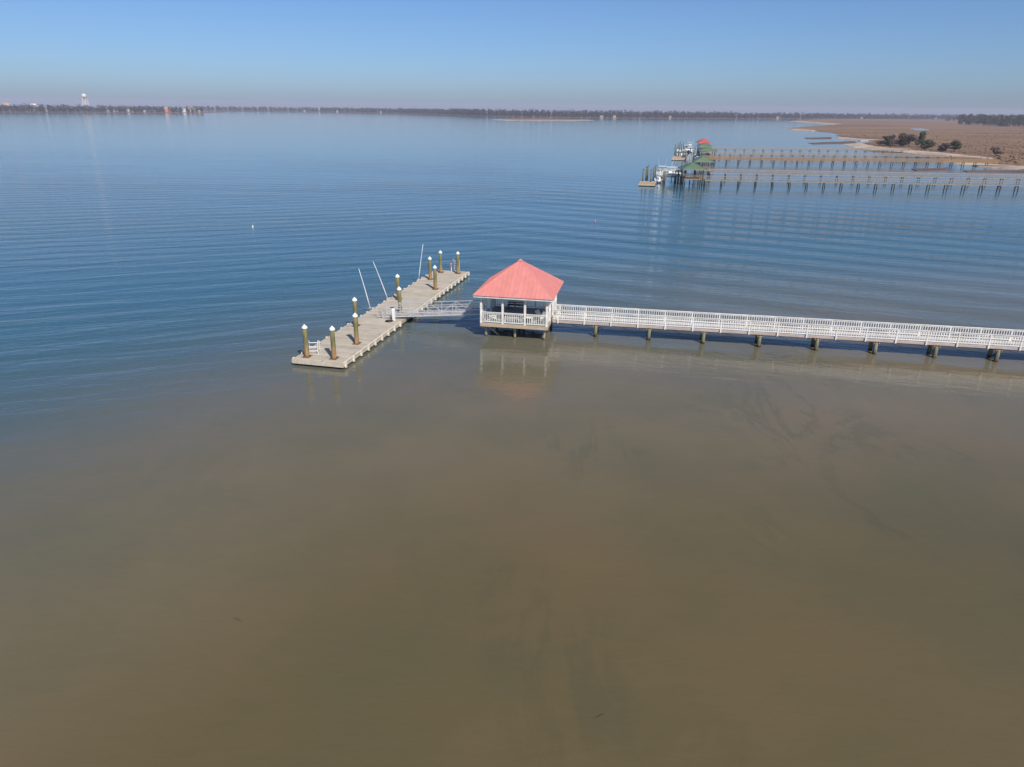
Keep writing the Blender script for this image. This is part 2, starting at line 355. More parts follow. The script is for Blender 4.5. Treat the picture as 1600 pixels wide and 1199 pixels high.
pond = sheet('tidal_pond', px([(1423, 201.2), (1440, 201.4), (1454, 204.0), (1440, 205.2), (1427, 203.6)]), 0.36, 'water', 0.5, 2, 15)

# far shores: low land under the woods
left_sh = [(-420, 174.5), (-200, 175), (0, 175.5), (150, 175.8), (260, 176.2), (317, 176.6)]
mid_sh = [(300, 172.6), (420, 174.0), (500, 175.0), (620, 177.3), (700, 179.6), (760, 181.8), (860, 183.8), (1000, 185.0), (1150, 185.8), (1250, 186.0), (1420, 186.6), (1520, 187.2), (1700, 188.5), (2000, 191)]
a = px(left_sh); b2 = [a[-1]+Vector((-40, 260, 0)), a[0]+Vector((-200, 900, 0))]
sheet('terrain', a+b2, 0.9, 'mud', 4)
a = px(mid_sh); sheet('terrain', a+[a[-1]+Vector((200, 1500, 0)), a[6]+Vector((0, 1700, 0)), a[0]+Vector((-300, 900, 0))], 0.8, 'mud', 4)

# ------------------------------------------------------------------ trees
def leaves(b, c, r, n, size, rnd, shell=0.45):
    for _ in range(n):
        u = Vector((rnd.gauss(0, 1), rnd.gauss(0, 1), rnd.gauss(0, 1))).normalized()
        k = shell + (1-shell)*rnd.random()**0.6
        p = Vector((c[0]+u.x*r[0]*k, c[1]+u.y*r[1]*k, c[2]+u.z*r[2]*k))
        t = Vector((rnd.gauss(0, 1), rnd.gauss(0, 1), rnd.gauss(0, .6))).normalized()
        w = t.cross(u+Vector((.01, .02, .3))).normalized(); s_ = size*rnd.uniform(0.6, 1.3)
        b.add([p-t*s_*.5, p+w*s_*.35, p+t*s_*.6, p-w*s_*.4], [(0, 1, 2, 3)])
def wood(name, pts, rows, gap, rowgap, hmin, hmax, label, seed, size=3.2, nleaf=34):
    rnd = random.Random(seed); b = MB(); t = MB()
    for i in range(len(pts)-1):
        p, q = pts[i], pts[i+1]; L = (q-p).length; k = max(1, int(L/gap))
        away = Vector(((p+q)/2)).normalized(); away.z = 0
        for j in range(k):
            for r in range(rows):
                c = p.lerp(q, (j+rnd.random())/k) + away*(20+rowgap*r+rnd.uniform(-.4, .4)*rowgap)
                h = rnd.uniform(hmin, hmax)*(0.72+0.28*min(1, r/2)); w = h*rnd.uniform(.30, .48)
                base = 0.9; hc = base + h*0.62
                for m in range(2):
                    cc = (c.x+rnd.uniform(-.3, .3)*w, c.y, hc+rnd.uniform(-.12, .10)*h)
                    leaves(b, cc, (w*rnd.uniform(.7, 1), w, h*.36), nleaf//2, size, rnd)
                leaves(b, (c.x, c.y, base+h*0.22), (w, w, h*.24), nleaf//3, size, rnd)
                t.tube([(c.x, c.y, 0.5), (c.x+.3, c.y, hc)], [.35, .15], 3, False)
    o = b.build(name, 'leaf_far', kind='stuff'); tag(o, label, 'woodland')
    t.build('trunks', 'bark', o, kind='stuff')
    return o
ls = px(left_sh); ms = px(mid_sh)
wood('far_woodland', ls, 4, 8.5, 22, 13, 19, 'low wooded shore with pale houses under the water tower', 3, 3.0, 36)
wood('far_woodland', ms[:5], 4, 13, 30, 14, 19, 'thin hazy blue tree line across the open channel', 4, 4.0, 26)
wood('far_woodland', ms[4:9], 5, 10, 26, 14, 20, 'long dark tree line behind the low grassy islet', 5, 3.4, 30)
wood('far_woodland', ms[8:], 4, 12, 28, 13, 19, 'distant tree line along the far edge of the brown marsh', 6, 3.6, 28)

def tree(name, loc, h, w, lm, label, cat, group, seed, size, n, lobes=6, trunk=True):
    rnd = random.Random(seed); o = thing(name, label, cat, loc, rnd.uniform(0, 6), group)
    t = MB(); b = MB()
    if trunk:
        t.tube([(0, 0, -0.4), (.04*h, 0, h*.3), (.02*h, .03*h, h*.75)], [h*.028, h*.02, h*.008], 6)
    for i in range(lobes):
        an = 6.283*i/lobes+rnd.uniform(-.5, .5); rr = w*rnd.uniform(.15, .62); z = h*rnd.uniform(.16, .82)
        if i == 0: rr = 0; z = h*.82
        c = (rr*math.cos(an), rr*math.sin(an), z)
        leaves(b, c, (w*rnd.uniform(.3, .52), w*rnd.uniform(.3, .52), h*rnd.uniform(.14, .21)), n//lobes, size, rnd, .3)
        t.tube([(.03*h, 0, h*.22), (c[0]*.5, c[1]*.5, (h*.25+z)/2), c], [h*.012, h*.008, h*.004], 4)
    t.build('trunk', 'bark', o); b.build('crown', lm, o)
    return o
# shrubs on the sandy rim of the marsh
for i, (x, y, h, w, lm, lab) in enumerate([
    (1381, 228.0, 5.0, 3.4, 'leaf_olive', 'low olive shrub at the channel end of the row of marsh shrubs'),
    (1392, 228.6, 5.6, 3.2, 'leaf_bare', 'grey leafless shrub between two green marsh shrubs on the sand rim'),
    (1407, 229.0, 6.6, 3.6, 'leaf_olive', 'rounded olive shrub in the middle of the marsh shrub row'),
    (1420, 230.0, 6.2, 4.0, 'leaf_bare', 'tall wide leafless shrub with grey twigs on the sand rim'),
    (1438, 230.5, 7.8, 3.0, 'leaf_dark', 'tall narrow dark green shrub rising above the marsh row'),
    (1448, 233.5, 4.4, 3.2, 'leaf_olive', 'squat olive shrub at the foot of the tall dark shrub'),
    (1478, 236.5, 3.6, 4.0, 'leaf_bare', 'low spreading bare shrub beside a dark evergreen bush'),
    (1491, 237.0, 4.8, 3.6, 'leaf_dark', 'dark evergreen bush standing apart at the inland end'),
    (1556, 244.0, 3.4, 2.4, 'leaf_bare', 'small lone bare shrub out on the brown marsh grass')]):
    tree('marsh_shrub', P(x, y, 0.3), h*1.25, w*1.45, lm, lab, 'shrub', 'shrubs along the sandy rim of the marsh', 50+i, .8, 1100, 8)
# wooded hammock
rnd = random.Random(12)
for i in range(48):
    f = i/47; x = 1500+f*170+rnd.uniform(-4, 4); y = 195.2+f*7.5-rnd.uniform(0, 3.2)
    tree('hammock_tree', P(x, y, 0.3), rnd.uniform(16, 21), rnd.uniform(9, 13), 'leaf_dark' if rnd.random() < .75 else 'leaf_olive',
         'dark evergreen tree packed in the wooded hammock on the marsh', 'tree', 'trees of the wooded hammock', 100+i, 2.0, 520, 10)
for i in range(10):
    x = 1482+i*9; y = 190.0+i*.35
    tree('hammock_tree', P(x, y, 0.3), rnd.uniform(12, 15), rnd.uniform(8, 10), 'leaf_dark', 'dark tree on the far back fringe of the wooded hammock', 'tree', 'back fringe of the wooded hammock', 200+i, 2.4, 200, 6)
# marsh grass tufts along the near edge
rnd = random.Random(5); b = MB()
def inpoly(p, poly):
    c = False; n = len(poly)
    for i in range(n):
        a, d = poly[i], poly[i-1]
        if (a.y > p.y) != (d.y > p.y) and p.x < (d.x-a.x)*(p.y-a.y)/(d.y-a.y)+a.x: c = not c
    return c
k = 0
while k < 2200:
    p = P(rnd.uniform(1300, 1720), rnd.uniform(205, 266), 0.3)
    if not inpoly(p, marsh_pts) or any(inpoly(p, q_) for q_ in sandpolys): continue
    s_ = rnd.uniform(.4, 1.0); h = rnd.uniform(.25, .55); an = rnd.uniform(0, 3.14); d = Vector((math.cos(an), math.sin(an), 0))*s_
    b.add([p-d, p+d, p+d*.7+Vector((.2, .1, h)), p-d*.6+Vector((.1, -.1, h*.8))], [(0, 1, 2, 3)]); k += 1
tag(b.build('marsh_grass', 'grass', kind='stuff'), 'dry brown grass tufts growing over the marsh', 'grass')

# ------------------------------------------------------------------ far shore buildings
M['hw'] = mat('white_siding', (0.75, 0.74, 0.72), None, .8, .3); M['hc'] = mat('cream_stucco', (0.62, 0.52, 0.42), None, .8, .3)
M['hp'] = mat('salmon_stucco', (0.55, 0.25, 0.17), None, .8, .3); M['hr'] = mat('grey_shingle', (0.22, 0.20, 0.19), None, .9, .5)
def house(x, y, back, w, d, h, rh, wm, rm, label, rz=0.0, hip=False):
    p = P(x, y); aw = Vector((p.x, p.y, 0)).normalized()*back; p = p+aw
    o = thing('shore_house', label, 'house', (p.x, p.y, 0.9), math.atan2(-p.x, p.y)+rz, 'buildings along the far shore')
    MB().box((0, 0, h/2), (w, d, h)).build('wall', wm, o)
    e = .5; X = w/2+e; Y = d/2+e; r = X*.35 if hip else X
    MB().add([(-X, -Y, h), (X, -Y, h), (X, Y, h), (-X, Y, h), (-r, 0, h+rh), (r, 0, h+rh)], [(0, 1, 5, 4), (2, 3, 4, 5), (0, 4, 3), (1, 2, 5), (3, 2, 1, 0)]).build('roof', rm, o)
    nw = max(2, int(w/3.5)); fl = max(1, int(h/3.2))
    for f in range(fl):
        for i in range(nw):
            box('window', o, (-w/2+w*(i+.5)/nw, -d/2-.03, 1.6+3.0*f), (1.2, .1, 1.5), 'glass')
hs = [(16, 174.6, 8, 14, 9, 6, 3, 'hw', 'hr', 'white gabled house on the shore at the bushy end, facing the channel'),
      (25, 174.8, 8, 8, 7, 4, 2, 'hc', 'hr', 'small cream cottage beside the white gabled shore house'),
      (48, 174.8, 8, 22, 9, 5, 3, 'hw', 'hr', 'long low white house midway to the water tower'),
      (76, 175.0, 8, 9, 8, 5, 3, 'hw', 'hr', 'little white house standing alone before the trees'),
      (168, 175.4, 8, 12, 8, 5, 3, 'hw', 'hr', 'white house just past the water tower on the shore'),
      (181, 175.5, 8, 11, 8, 4.5, 3, 'hc', 'hr', 'cream house between the tower and the tan row'),
      (198, 175.6, 8, 32, 10, 6, 3, 'hc', 'hr', 'long tan waterfront building with a row of windows'),
      (228, 175.8, 8, 24, 10, 5.5, 3, 'hw', 'hr', 'wide white waterfront house next to the salmon one'),
      (262, 176.0, 8, 17, 11, 8, 4, 'hp', 'hp', 'salmon pink house with a steep matching roof'),
      (288, 176.2, 8, 10, 9, 9, 3, 'hw', 'hr', 'tall narrow white house beside the big pale block'),
      (54, 174.0, 150, 15, 10, 19, 2, 'hw', 'hr', 'white tall building poking above the treetops'),
      (12, 173.8, 150, 16, 10, 19.5, 1.5, 'hc', 'hp', 'tan tall building with red roof above the treetops')]
for h in hs: house(*h)
p = P(303, 176.2)+Vector((-4, 9, 0)); o = thing('shore_block', 'large pale flat roofed block at the tip of the wooded point', 'building', (p.x, p.y, .9), math.atan2(-p.x, p.y), 'buildings along the far shore')
MB().box((0, 0, 5.5), (26, 12, 11)).build('wall', 'hc', o); MB().box((0, 0, 11.4), (28, 14, .8)).build('roof', 'hw', o)
for f in range(3):
    for i in range(6): box('window', o, (-10.5+4.2*i, -6.05, 2.4+3.2*f), (2.2, .2, 1.7), 'glass')
MB().box((17, -1, 3), (9, 9, 6)).build('wing', 'hc', o)
rnd = random.Random(9)
for i, x in enumerate([476, 527, 595, 940, 960, 1047, 1215, 1346, 1462]):
    import bisect
    ks = [q[0] for q in mid_sh]; j = max(1, bisect.bisect(ks, x)); f = (x-ks[j-1])/(ks[j]-ks[j-1]); y = mid_sh[j-1][1]*(1-f)+mid_sh[j][1]*f
    house(x, y, 9, rnd.uniform(6, 8), 6, rnd.uniform(3, 4.5), 2, 'hc', 'hr', 'tiny pale house showing against the far tree line')

# water tower
p = P(136, 175.0); o = thing('water_tower', 'white water tower on splayed legs above the far trees', 'water tower', (p.x, p.y, .5))
b = MB(); prof = [(0.3, 33.5), (3, 33.9), (5.2, 35.2), (6.1, 37.0), (6.2, 40.0), (5.6, 42.4), (3.9, 44.0), (1.5, 44.9), (.5, 45.1)]
b.tube([(0, 0, z) for r, z in prof], [r for r, z in prof], 20); b.build('tank', 'white', o, smooth=True)
MB().tube([(0, 0, 0), (0, 0, 34)], 1.1, 10).build('riser', 'white', o)
for k in range(6):
    t = 6.283*k/6+.3
    MB().tube([(9.6*math.cos(t), 9.6*math.sin(t), 0), (5.6*math.cos(t), 5.6*math.sin(t), 37)], .6, 6).build('leg', 'white', o)
for z, r in ((12, 8.3), (24, 7.0)):
    MB().tube([(r*math.cos(6.283*k/6+.3), r*math.sin(6.283*k/6+.3), z) for k in range(7)], .25, 4).build('strut_ring', 'white', o)
MB().tube([(6.9*math.cos(6.283*k/16), 6.9*math.sin(6.283*k/16), 37.5) for k in range(17)], .3, 4).build('balcony', 'white', o)

# ------------------------------------------------------------------ railing helper (local frame)
BAL = 0.052
def rail_run(par, a, c, z, posts=True, single=True, nb=11, m='white', ends=(True, True), h=1.05, postdrop=.34, out=0.0):
    """one railing bay from a to c (local xy): cap, bottom rail, balusters"""
    a = Vector((a[0], a[1], 0)); c = Vector((c[0], c[1], 0)); d = c-a; L = d.length; rz = math.atan2(d.y, d.x); mid = (a+c)/2
    box('top_rail', par, (mid.x, mid.y, z+h-.02), (L-.004, .15, .04), m, rz)
    box('sub_rail', par, (mid.x, mid.y, z+h-.10), (L-.11, .042, .09), m, rz)
    box('bottom_rail', par, (mid.x, mid.y, z+.14), (L-.11, .042, .09), m, rz)
    zz = z+.185+(h-.33)/2; hh = h-.33
    if single:
        for i in range(nb):
            q = a.lerp(c, (i+1)/(nb+1)); box('baluster', par, (q.x, q.y, zz), (BAL, BAL, hh), m, rz)
    else:
        bb = MB()
        for i in range(nb):
            q = a.lerp(c, (i+1)/(nb+1)); bb.box((q.x, q.y, zz), (BAL, BAL, hh), rz)
        bb.build('balusters', m, par, kind='stuff')

# ------------------------------------------------------------------ the white boardwalk
ANG = math.atan2(-6.79, 39.05); DZ = 1.45; WID = 1.85; BAY = 2.475; NB = 30
wp = Vector((4.20, 64.55, 0))
bw = thing('boardwalk', 'long white railed boardwalk on timber piles leading to the red roofed pavilion', 'boardwalk', wp, ANG)
Lw = BAY*NB; X0 = -0.02
pl = MB(); rr = random.Random(4); x = -0.50
while x < Lw:
    pl.box((x+.068, WID/2, DZ-.02+rr.uniform(-.003, .003)), (.134, WID-.02, .04)); x += .142
pl.build('decking', 'whitedeck', bw, kind='stuff')
box('stringer', bw, (Lw/2-.22, .045, DZ-.14), (Lw+.48, .07, .19), 'stringer')
box('stringer', bw, (Lw/2-.22, WID-.045, DZ-.14), (Lw+.48, .07, .19), 'stringer')
box('stringer', bw, (Lw/2-.22, WID/2, DZ-.14), (Lw+.48, .07, .19), 'stringer')
for i in range(NB+1):
    for yy in (-.048, WID+.048):
        box('post', bw, (i*BAY+.06, yy, DZ+.385), (.12, .11, 1.27), 'white')
for yy in (-.04, WID+.04): rail_run(bw, (-.52+(.12 if yy > 0 else 0), yy), (.06, yy), DZ, nb=3)
for i in range(NB):
    rail_run(bw, (i*BAY+.06, -.04), ((i+1)*BAY+.06, -.04), DZ, single=i < 18)
    rail_run(bw, (i*BAY+.06, WID+.04), ((i+1)*BAY+.06, WID+.04), DZ, single=False)
pile_me = {}
def pile(par, x, y, zt, r, m, zb=-.8, lean=0.0, name='pile', n=10):
    k = (round(zt, 2), r, m, n, round(zb, 2))
    if k not in pile_me:
        rr_ = random.Random(len(pile_me)*7+3); b = MB(); zs = [zb+(zt-zb)*i/5 for i in range(6)]
        b.tube([(rr_.uniform(-.012, .012), rr_.uniform(-.012, .012), z) for z in zs], [r*(1.08-.12*i/5) for i in range(6)], n)
        pile_me[k] = b.mesh(name); pile_me[k].materials.append(M[m])
        for p_ in pile_me[k].polygons: p_.use_smooth = len(p_.vertices) == 4
    o = bpy.data.objects.new(name, pile_me[k]); COL.objects.link(o); o.parent = par; o.location = (x, y, 0)
    o.rotation_euler = (random.uniform(-lean, lean), random.uniform(-lean, lean), random.uniform(0, 6)); return o
for i in range(14):
    xx = 3.62+4.94*i
    for yy in (.26, 1.55): pile(bw, xx, yy, DZ-.045, .175, 'seapile', lean=.015)
    box('cross_beam', bw, (xx-.21, WID/2, DZ-.35), (.07, WID-.25, .20), 'stringer'); box('cross_beam', bw, (xx+.21, WID/2, DZ-.35), (.07, WID-.25, .20), 'stringer')
    MB().bar((xx+.26, .30, DZ-.40), (xx+.26, 1.50, .12), .05, .14).build('cross_brace', 'seapile', bw)

# ------------------------------------------------------------------ pavilion
GA = math.radians(-10.7); HF = 3.12
gz = thing('pavilion', 'open square pavilion with pink red hip roof and white railings at the boardwalk end', 'pavilion', (0.66, 66.0, 0), GA)
pl = MB(); y = -HF+.03
while y < HF-.05:
    pl.box((0, y+.068, DZ-.02), (2*HF-.06, .134, .04)); y += .142
pl.build('floor', 'greydeck', gz, kind='stuff')
for s_ in (-1, 1):
    box('rim_board', gz, (0, s_*HF, DZ-.17), (2*HF+.08, .08, .32), 'tan')
    box('rim_board', gz, (s_*HF, 0, DZ-.172), (.08, 2*HF-.09, .32), 'tan')
for k in range(9): box('joist', gz, (-2.4+.6*k, 0, DZ-.17), (.05, 2*HF-.1, .22), 'stringer')
for yy in (-2.45, 0, 2.45):
    box('beam', gz, (0, yy, DZ-.40), (2*HF-.2, .12, .22), 'tan')
    for xx in (-2.75, 0, 2.75):
        pile(gz, xx, yy, DZ-.30, .125, 'palepile' if yy < -1 else 'seapile', lean=.02)
MB().bar((-2.65, -2.30, .95), (-1.55, -2.30, .12), .05, .16).build('cross_brace', 'palepile', gz)
MB().bar((-2.65, 0.16, 1.0), (-1.2, 0.16, .1), .05, .16).build('cross_brace', 'seapile', gz)
MB().bar((2.65, 0.16, 1.0), (1.2, 0.16, .1), .05, .16).build('cross_brace', 'seapile', gz)
EZ = 4.10; t3 = [-HF+.06, -1.04, 1.04, HF-.06]
for i in range(4):
    for j in range(4):
        if 0 < i < 3 and 0 < j < 3: continue
        box('post', gz, (t3[i], t3[j], (EZ-.1+DZ-.33)/2), (.185, .185, EZ-.1-DZ+.33), 'white')
for i in range(3):
    rail_run(gz, (t3[i]+.095, t3[0]), (t3[i+1]-.095, t3[0]), DZ, nb=10)
    rail_run(gz, (t3[i]+.095, t3[3]), (t3[i+1]-.095, t3[3]), DZ, nb=10)
for s_ in (0, 3):
    for j in (0, 2): rail_run(gz, (t3[s_], t3[j]+.095), (t3[s_], t3[j+1]-.095), DZ, nb=10)
HE = 3.62
for s_ in (-1, 1):
    box('header', gz, (0, s_*(HF-.06), EZ-.20), (2*HF-.05, .12, .26), 'white'); box('header', gz, (s_*(HF-.06), 0, EZ-.201), (.12, 2*HF-.40, .26), 'white')
    box('fascia', gz, (0, s_*HE, EZ-.045), (2*HE+.06, .04, .19), 'white'); box('fascia', gz, (s_*HE, 0, EZ-.046), (.04, 2*HE-.06, .19), 'white')
MB().box((0, 0, EZ-.05), (2*HE-.06, 2*HE-.06, .03)).build('ceiling', 'white', gz)
RZ = EZ+.055; RH = 2.66; HR = HE+.07
roof = MB().add([(-HR, -HR, RZ), (HR, -HR, RZ), (HR, HR, RZ), (-HR, HR, RZ), (0, 0, RZ+RH)], [(0, 1, 4), (1, 2, 4), (2, 3, 4), (3, 0, 4), (3, 2, 1, 0)]).build('roof', 'roofpink', gz)
NPAN = 18; pw = 2*HR/NPAN
sl_n = Vector((0, -RH, HR)).normalized()*1.0   # outward normal for the front side (pointing -y, up)
sl_n = Vector((0, -RH/math.hypot(RH, HR), HR/math.hypot(RH, HR)))
panel_me = []
for i in range(NPAN):
    s0 = -HR+i*pw; s1 = s0+pw; h0 = 1-abs(s0)/HR; h1 = 1-abs(s1)/HR
    def pt(s, h, o): return Vector((s, -HR*(1-h), RZ+RH*h)) + sl_n*o
    b = MB(); g_ = .004
    lo = [pt(s0+g_, -.008, .004), pt(s1-g_, -.008, .004), pt(s1-g_, max(h1, 0), .004), pt(s0+g_, max(h0, 0), .004)]
    hi = [v+sl_n*.014 for v in lo]
    b.add(lo+hi, [(0, 1, 2, 3), (7, 6, 5, 4), (0, 4, 5, 1), (1, 5, 6, 2), (2, 6, 7, 3), (3, 7, 4, 0)])
    if i > 0 and h0 > .02: b.bar(pt(s0, -.008, .028), pt(s0, h0*.985, .028), .022, .034)
    me = b.mesh('panel'); me.materials.append(M['roofpink']); panel_me.append(me)
for k in range(4):
    for me in panel_me:
        o = bpy.data.objects.new('panel', me); COL.objects.link(o); o.parent = roof; o.rotation_euler.z = k*math.pi/2
for sx, sy in ((-1, -1), (1, -1), (1, 1), (-1, 1)):
    hw = .12
    def hp(t, du, dv, lift): return (sx*(HR*(1-t)+du), sy*(HR*(1-t)+dv), RZ+RH*t+lift)
    # folded cap: ridge line plus one flange lying on each of the two slopes
    a0 = Vector(hp(0, 0, 0, .05)); a1 = Vector(hp(.995, 0, 0, .05))
    f0 = Vector(hp(0, -hw, 0, .036)); f1 = Vector(hp(.995, -hw, 0, .036)); g0 = Vector(hp(0, 0, -hw, .036)); g1 = Vector(hp(.995, 0, -hw, .036))
    dn = Vector((0, 0, -.03))
    MB().add([a0, a1, f1, f0, g1, g0, f0+dn, f1+dn, g0+dn, g1+dn], [(0, 1, 2, 3), (0, 5, 4, 1), (3, 2, 7, 6), (5, 8, 9, 4), (0, 3, 6, 8, 5), (1, 4, 9, 7, 2), (6, 7, 9, 8)]).build('hip_cap', 'roofpink', roof)
MB().add([(-.22, -.22, RZ+RH-.05), (.22, -.22, RZ+RH-.05), (.22, .22, RZ+RH-.05), (-.22, .22, RZ+RH-.05), (0, 0, RZ+RH+.14)], [(0, 1, 4), (1, 2, 4), (2, 3, 4), (3, 0, 4), (3, 2, 1, 0)]).build('peak_cap', 'roofpink', roof)

def gw(x, y, z=DZ):
    c, s_ = math.cos(GA), math.sin(GA); return (0.66+c*x-s_*y, 66.0+s_*x+c*y, z)
# furniture on the pavilion floor
def adirondack(x, y, rz, label, m='white'):
    o = thing('adirondack_chair', label, 'chair', gw(x, y), GA+rz, 'white deck chairs in the pavilion')
    for i in range(5): MB().bar((-.26+.13*i, .18, .28), (-.30+.15*i, .62, 1.02), .115, .025).build('back_slat', m, o)
    for i in range(5): box('seat_slat', o, (0, -.28+.11*i, .38-.025*i), (.56, .095, .025), m)
    for s_ in (-1, 1):
        box('armrest', o, (s_*.36, -.05, .57), (.14, .74, .028), m); box('leg', o, (s_*.32, -.34, .28), (.05, .10, .56), m)
        MB().bar((s_*.29, -.36, .36), (s_*.29, .58, .05), .04, .12).build('side_rail', m, o)
adirondack(2.45, -1.6, math.radians(70), 'white slatted deck chair by the boardwalk entrance of the pavilion')
adirondack(2.45, -.55+3.1, math.radians(-60), 'white slatted deck chair in the back corner of the pavilion')
adirondack(-2.35, -2.1, math.radians(115), 'white slatted deck chair in the front corner by the gangway side')
o = thing('bench', 'long white bench seat against the front railing of the pavilion', 'bench', gw(-.1, -2.55), GA)
for i in range(4): box('seat_slat', o, (0, -.2+.13*i, 1.02*.46), (2.0, .11, .035), 'white')
for sx in (-.85, .85):
    for sy in (-.17, .17): box('leg', o, (sx, sy, .225), (.08, .08, .45), 'white')
box('apron', o, (0, -.14, .41), (1.7, .03, .07), 'white')
o = thing('side_table', 'small white square table beside the long bench', 'table', gw(1.25, -2.2), GA)
box('table_top', o, (0, 0, .53), (.75, .55, .04), 'white')
for sx in (-.3, .3):
    for sy in (-.2, .2): box('leg', o, (sx, sy, .255), (.06, .06, .51), 'white')
o = thing('slatted_bench', 'dark stained slatted bench with high back by the back railing', 'bench', gw(-.75, 2.55), GA)
for i in range(4): box('seat_slat', o, (0, -.45+.12*i, .46), (1.7, .10, .03), 'darkwood')
for i in range(5): box('back_slat', o, (0, .07, .58+.13*i), (1.7, .03, .10), 'darkwood' if i != 1 else 'white')
for sx in (-.8, .8):
    box('leg', o, (sx, -.42, .225), (.07, .07, .45), 'darkwood'); box('leg', o, (sx, .11, .60), (.07, .05, 1.2), 'darkwood'); box('armrest', o, (sx, -.18, .68), (.08, .58, .03), 'darkwood')

# ------------------------------------------------------------------ floating dock
DA = -math.radians(12.9); DL = 36.4; DW = 4.6; FZ = .50     # local: y along the dock, x across (0 = shore side edge, negative outward)
dk = Vector((-13.72, 54.25, 0))
def dw(x, y, z=0):
    c, s_ = math.cos(DA), math.sin(DA); return Vector((dk.x+c*x-s_*y, dk.y+s_*x+c*y, z))
def dl(p):
    c, s_ = math.cos(DA), math.sin(DA); q = p-dk; return (c*q.x+s_*q.y, -s_*q.x+c*q.y)
dock = thing('floating_dock', 'long weathered timber floating dock with cream rub rails', 'floating dock', dk, DA)
caps = [('dock pile with white cone cap at the dock corner, by the boarding ladder', (475, 507)), ('dock pile with white cone cap standing across from the corner ladder', (518, 509.5)),
        ('dock pile with white cap on the shore side, second from the ladder end', (554, 489)), ('dock pile with white cap on the channel edge behind another pile', (553.5, 464.5)),
        ('dock pile with white cap at the gangway landing, channel edge', (621, 428.5)), ('dock pile with white cap at the gangway landing, beside the handrail', (623.5, 448)),
        ('dock pile with white cap on shore side beyond the gangway', (679, 414.5)), ('dock pile with white cap on channel edge next to the upright whip', (671.5, 401)),
        ('dock pile with white cap at the outer dock end beside the swim ladder, channel side', (688, 391.5)), ('dock pile with white cap at the outer end corner, shore side', (715, 393))]
plocs = []
for lab, (x, y) in caps:
    p = P(x, y, 3.30); plocs.append((lab, p))
secs = [(0, 12.0), (12.06, 13.3), (25.42, DL-25.42)]
plocal = [dl(Vector((p.x, p.y, 0))) for _, p in plocs]
rr = random.Random(3)
for s0, sL in secs:
    sec = MB(); y = s0+.02
    while y < s0+sL-.12:
        z = FZ-.02+rr.uniform(-.004, .004); cuts = sorted([(q[0]-.30, q[0]+.30) for q in plocal if abs(q[1]-(y+.07)) < .30])
        x0 = -DW+.05
        for c0, c1 in cuts:
            if c0 > x0: sec.box(((x0+c0)/2, y+.068, z), (c0-x0, .132, .04))
            x0 = max(x0, c1)
        if x0 < -.05: sec.box(((x0-.05)/2, y+.068, z), (-.05-x0, .132, .04))
        y += .145
    sec.build('decking', 'dockplank', dock, kind='stuff')
    MB().box((-DW/2, s0+sL/2, .13), (DW-.5, sL-.25, .42)).build('float', 'float', dock)
    box('rim_board', dock, (-.03, s0+sL/2, FZ-.14), (.05, sL, .30), 'dockrim'); box('rim_board', dock, (-DW+.03, s0+sL/2, FZ-.14), (.05, sL, .30), 'dockrim')
    box('rim_board', dock, (-DW/2, s0+.02, FZ-.145), (DW-.12, .05, .30), 'dockrim'); box('rim_board', dock, (-DW/2, s0+sL-.03, FZ-.145), (DW-.12, .05, .30), 'dockrim')
# rub rail on blocks, fenders
for xe in (.03, -DW-.03):
    sg = 1 if xe > 0 else -1
    runs = [(.25, 12.6), (15.6, DL-.25)] if sg > 0 else [(.25, DL-.25)]
    for y0, y1 in runs:
        if sg > 0: box('rub_rail', dock, (xe-.05*sg, (y0+y1)/2, FZ+.055), (.12, y1-y0, .08), 'cream')
        n = int((y1-y0)/1.45); 
        for i in range(n+1):
            yy = y0+.15+(y1-y0-.3)*i/n
            box('fender_block', dock, (xe+.02*sg, yy, FZ-.15), (.12, .20, .46), 'cream')
box('landing_edge', dock, (.02, 14.1, FZ-.05), (.05, 2.6, .24), 'tan')
hoop = MB()
hoop.tube([(.30*math.cos(6.283*k/12), .30*math.sin(6.283*k/12), FZ+.03) for k in range(13)], .05, 6)
hoop.box((.0, -.35, FZ+.02), (.62, .09, .05)); hoop.box((0, .35, FZ+.02), (.62, .09, .05))
hm = hoop.mesh('pile_guide'); hm.materials.append(M['rust'])
for q in plocal:
    o = bpy.data.objects.new('pile_guide', hm); COL.objects.link(o); o.parent = dock; o.location = (q[0], q[1], 0)
cleat = MB(); cleat.box((0, 0, FZ+.11), (.07, .36, .05)); cleat.box((0, -.06, FZ+.05), (.05, .05, .1)); cleat.box((0, .06, FZ+.05), (.05, .05, .1))
cm = cleat.mesh('cleat'); cm.materials.append(M['alu'])
for x, y in [(-.35, 3.2), (-.35, 8.4), (-.35, 18.8), (-.35, 24.0), (-.35, 30), (-DW+.35, 4.6), (-DW+.35, 10), (-DW+.35, 21), (-DW+.35, 28), (-1.9, .3)]:
    o = bpy.data.objects.new('cleat', cm); COL.objects.link(o); o.parent = dock; o.location = (x, y, 0)
# guide piles
capm = MB(); capm.tube([(0, 0, 2.96), (0, 0, 3.07), (0, 0, 3.30)], [.235, .235, .02], 16); cpm = capm.mesh('cap'); cpm.materials.append(M['cap'])
for i, (lab, p) in enumerate(plocs):
    o = thing('guide_pile', lab, 'pile', (p.x, p.y, 0), 0, 'white capped guide piles of the floating dock')
    o.rotation_euler = (random.uniform(-.008, .008), random.uniform(-.008, .008), 0)
    pile(o, 0, 0, 3.0, .195, 'dockpile', zb=-.9, name='shaft', n=14)
    c = bpy.data.objects.new('cap', cpm); COL.objects.link(c); c.parent = o
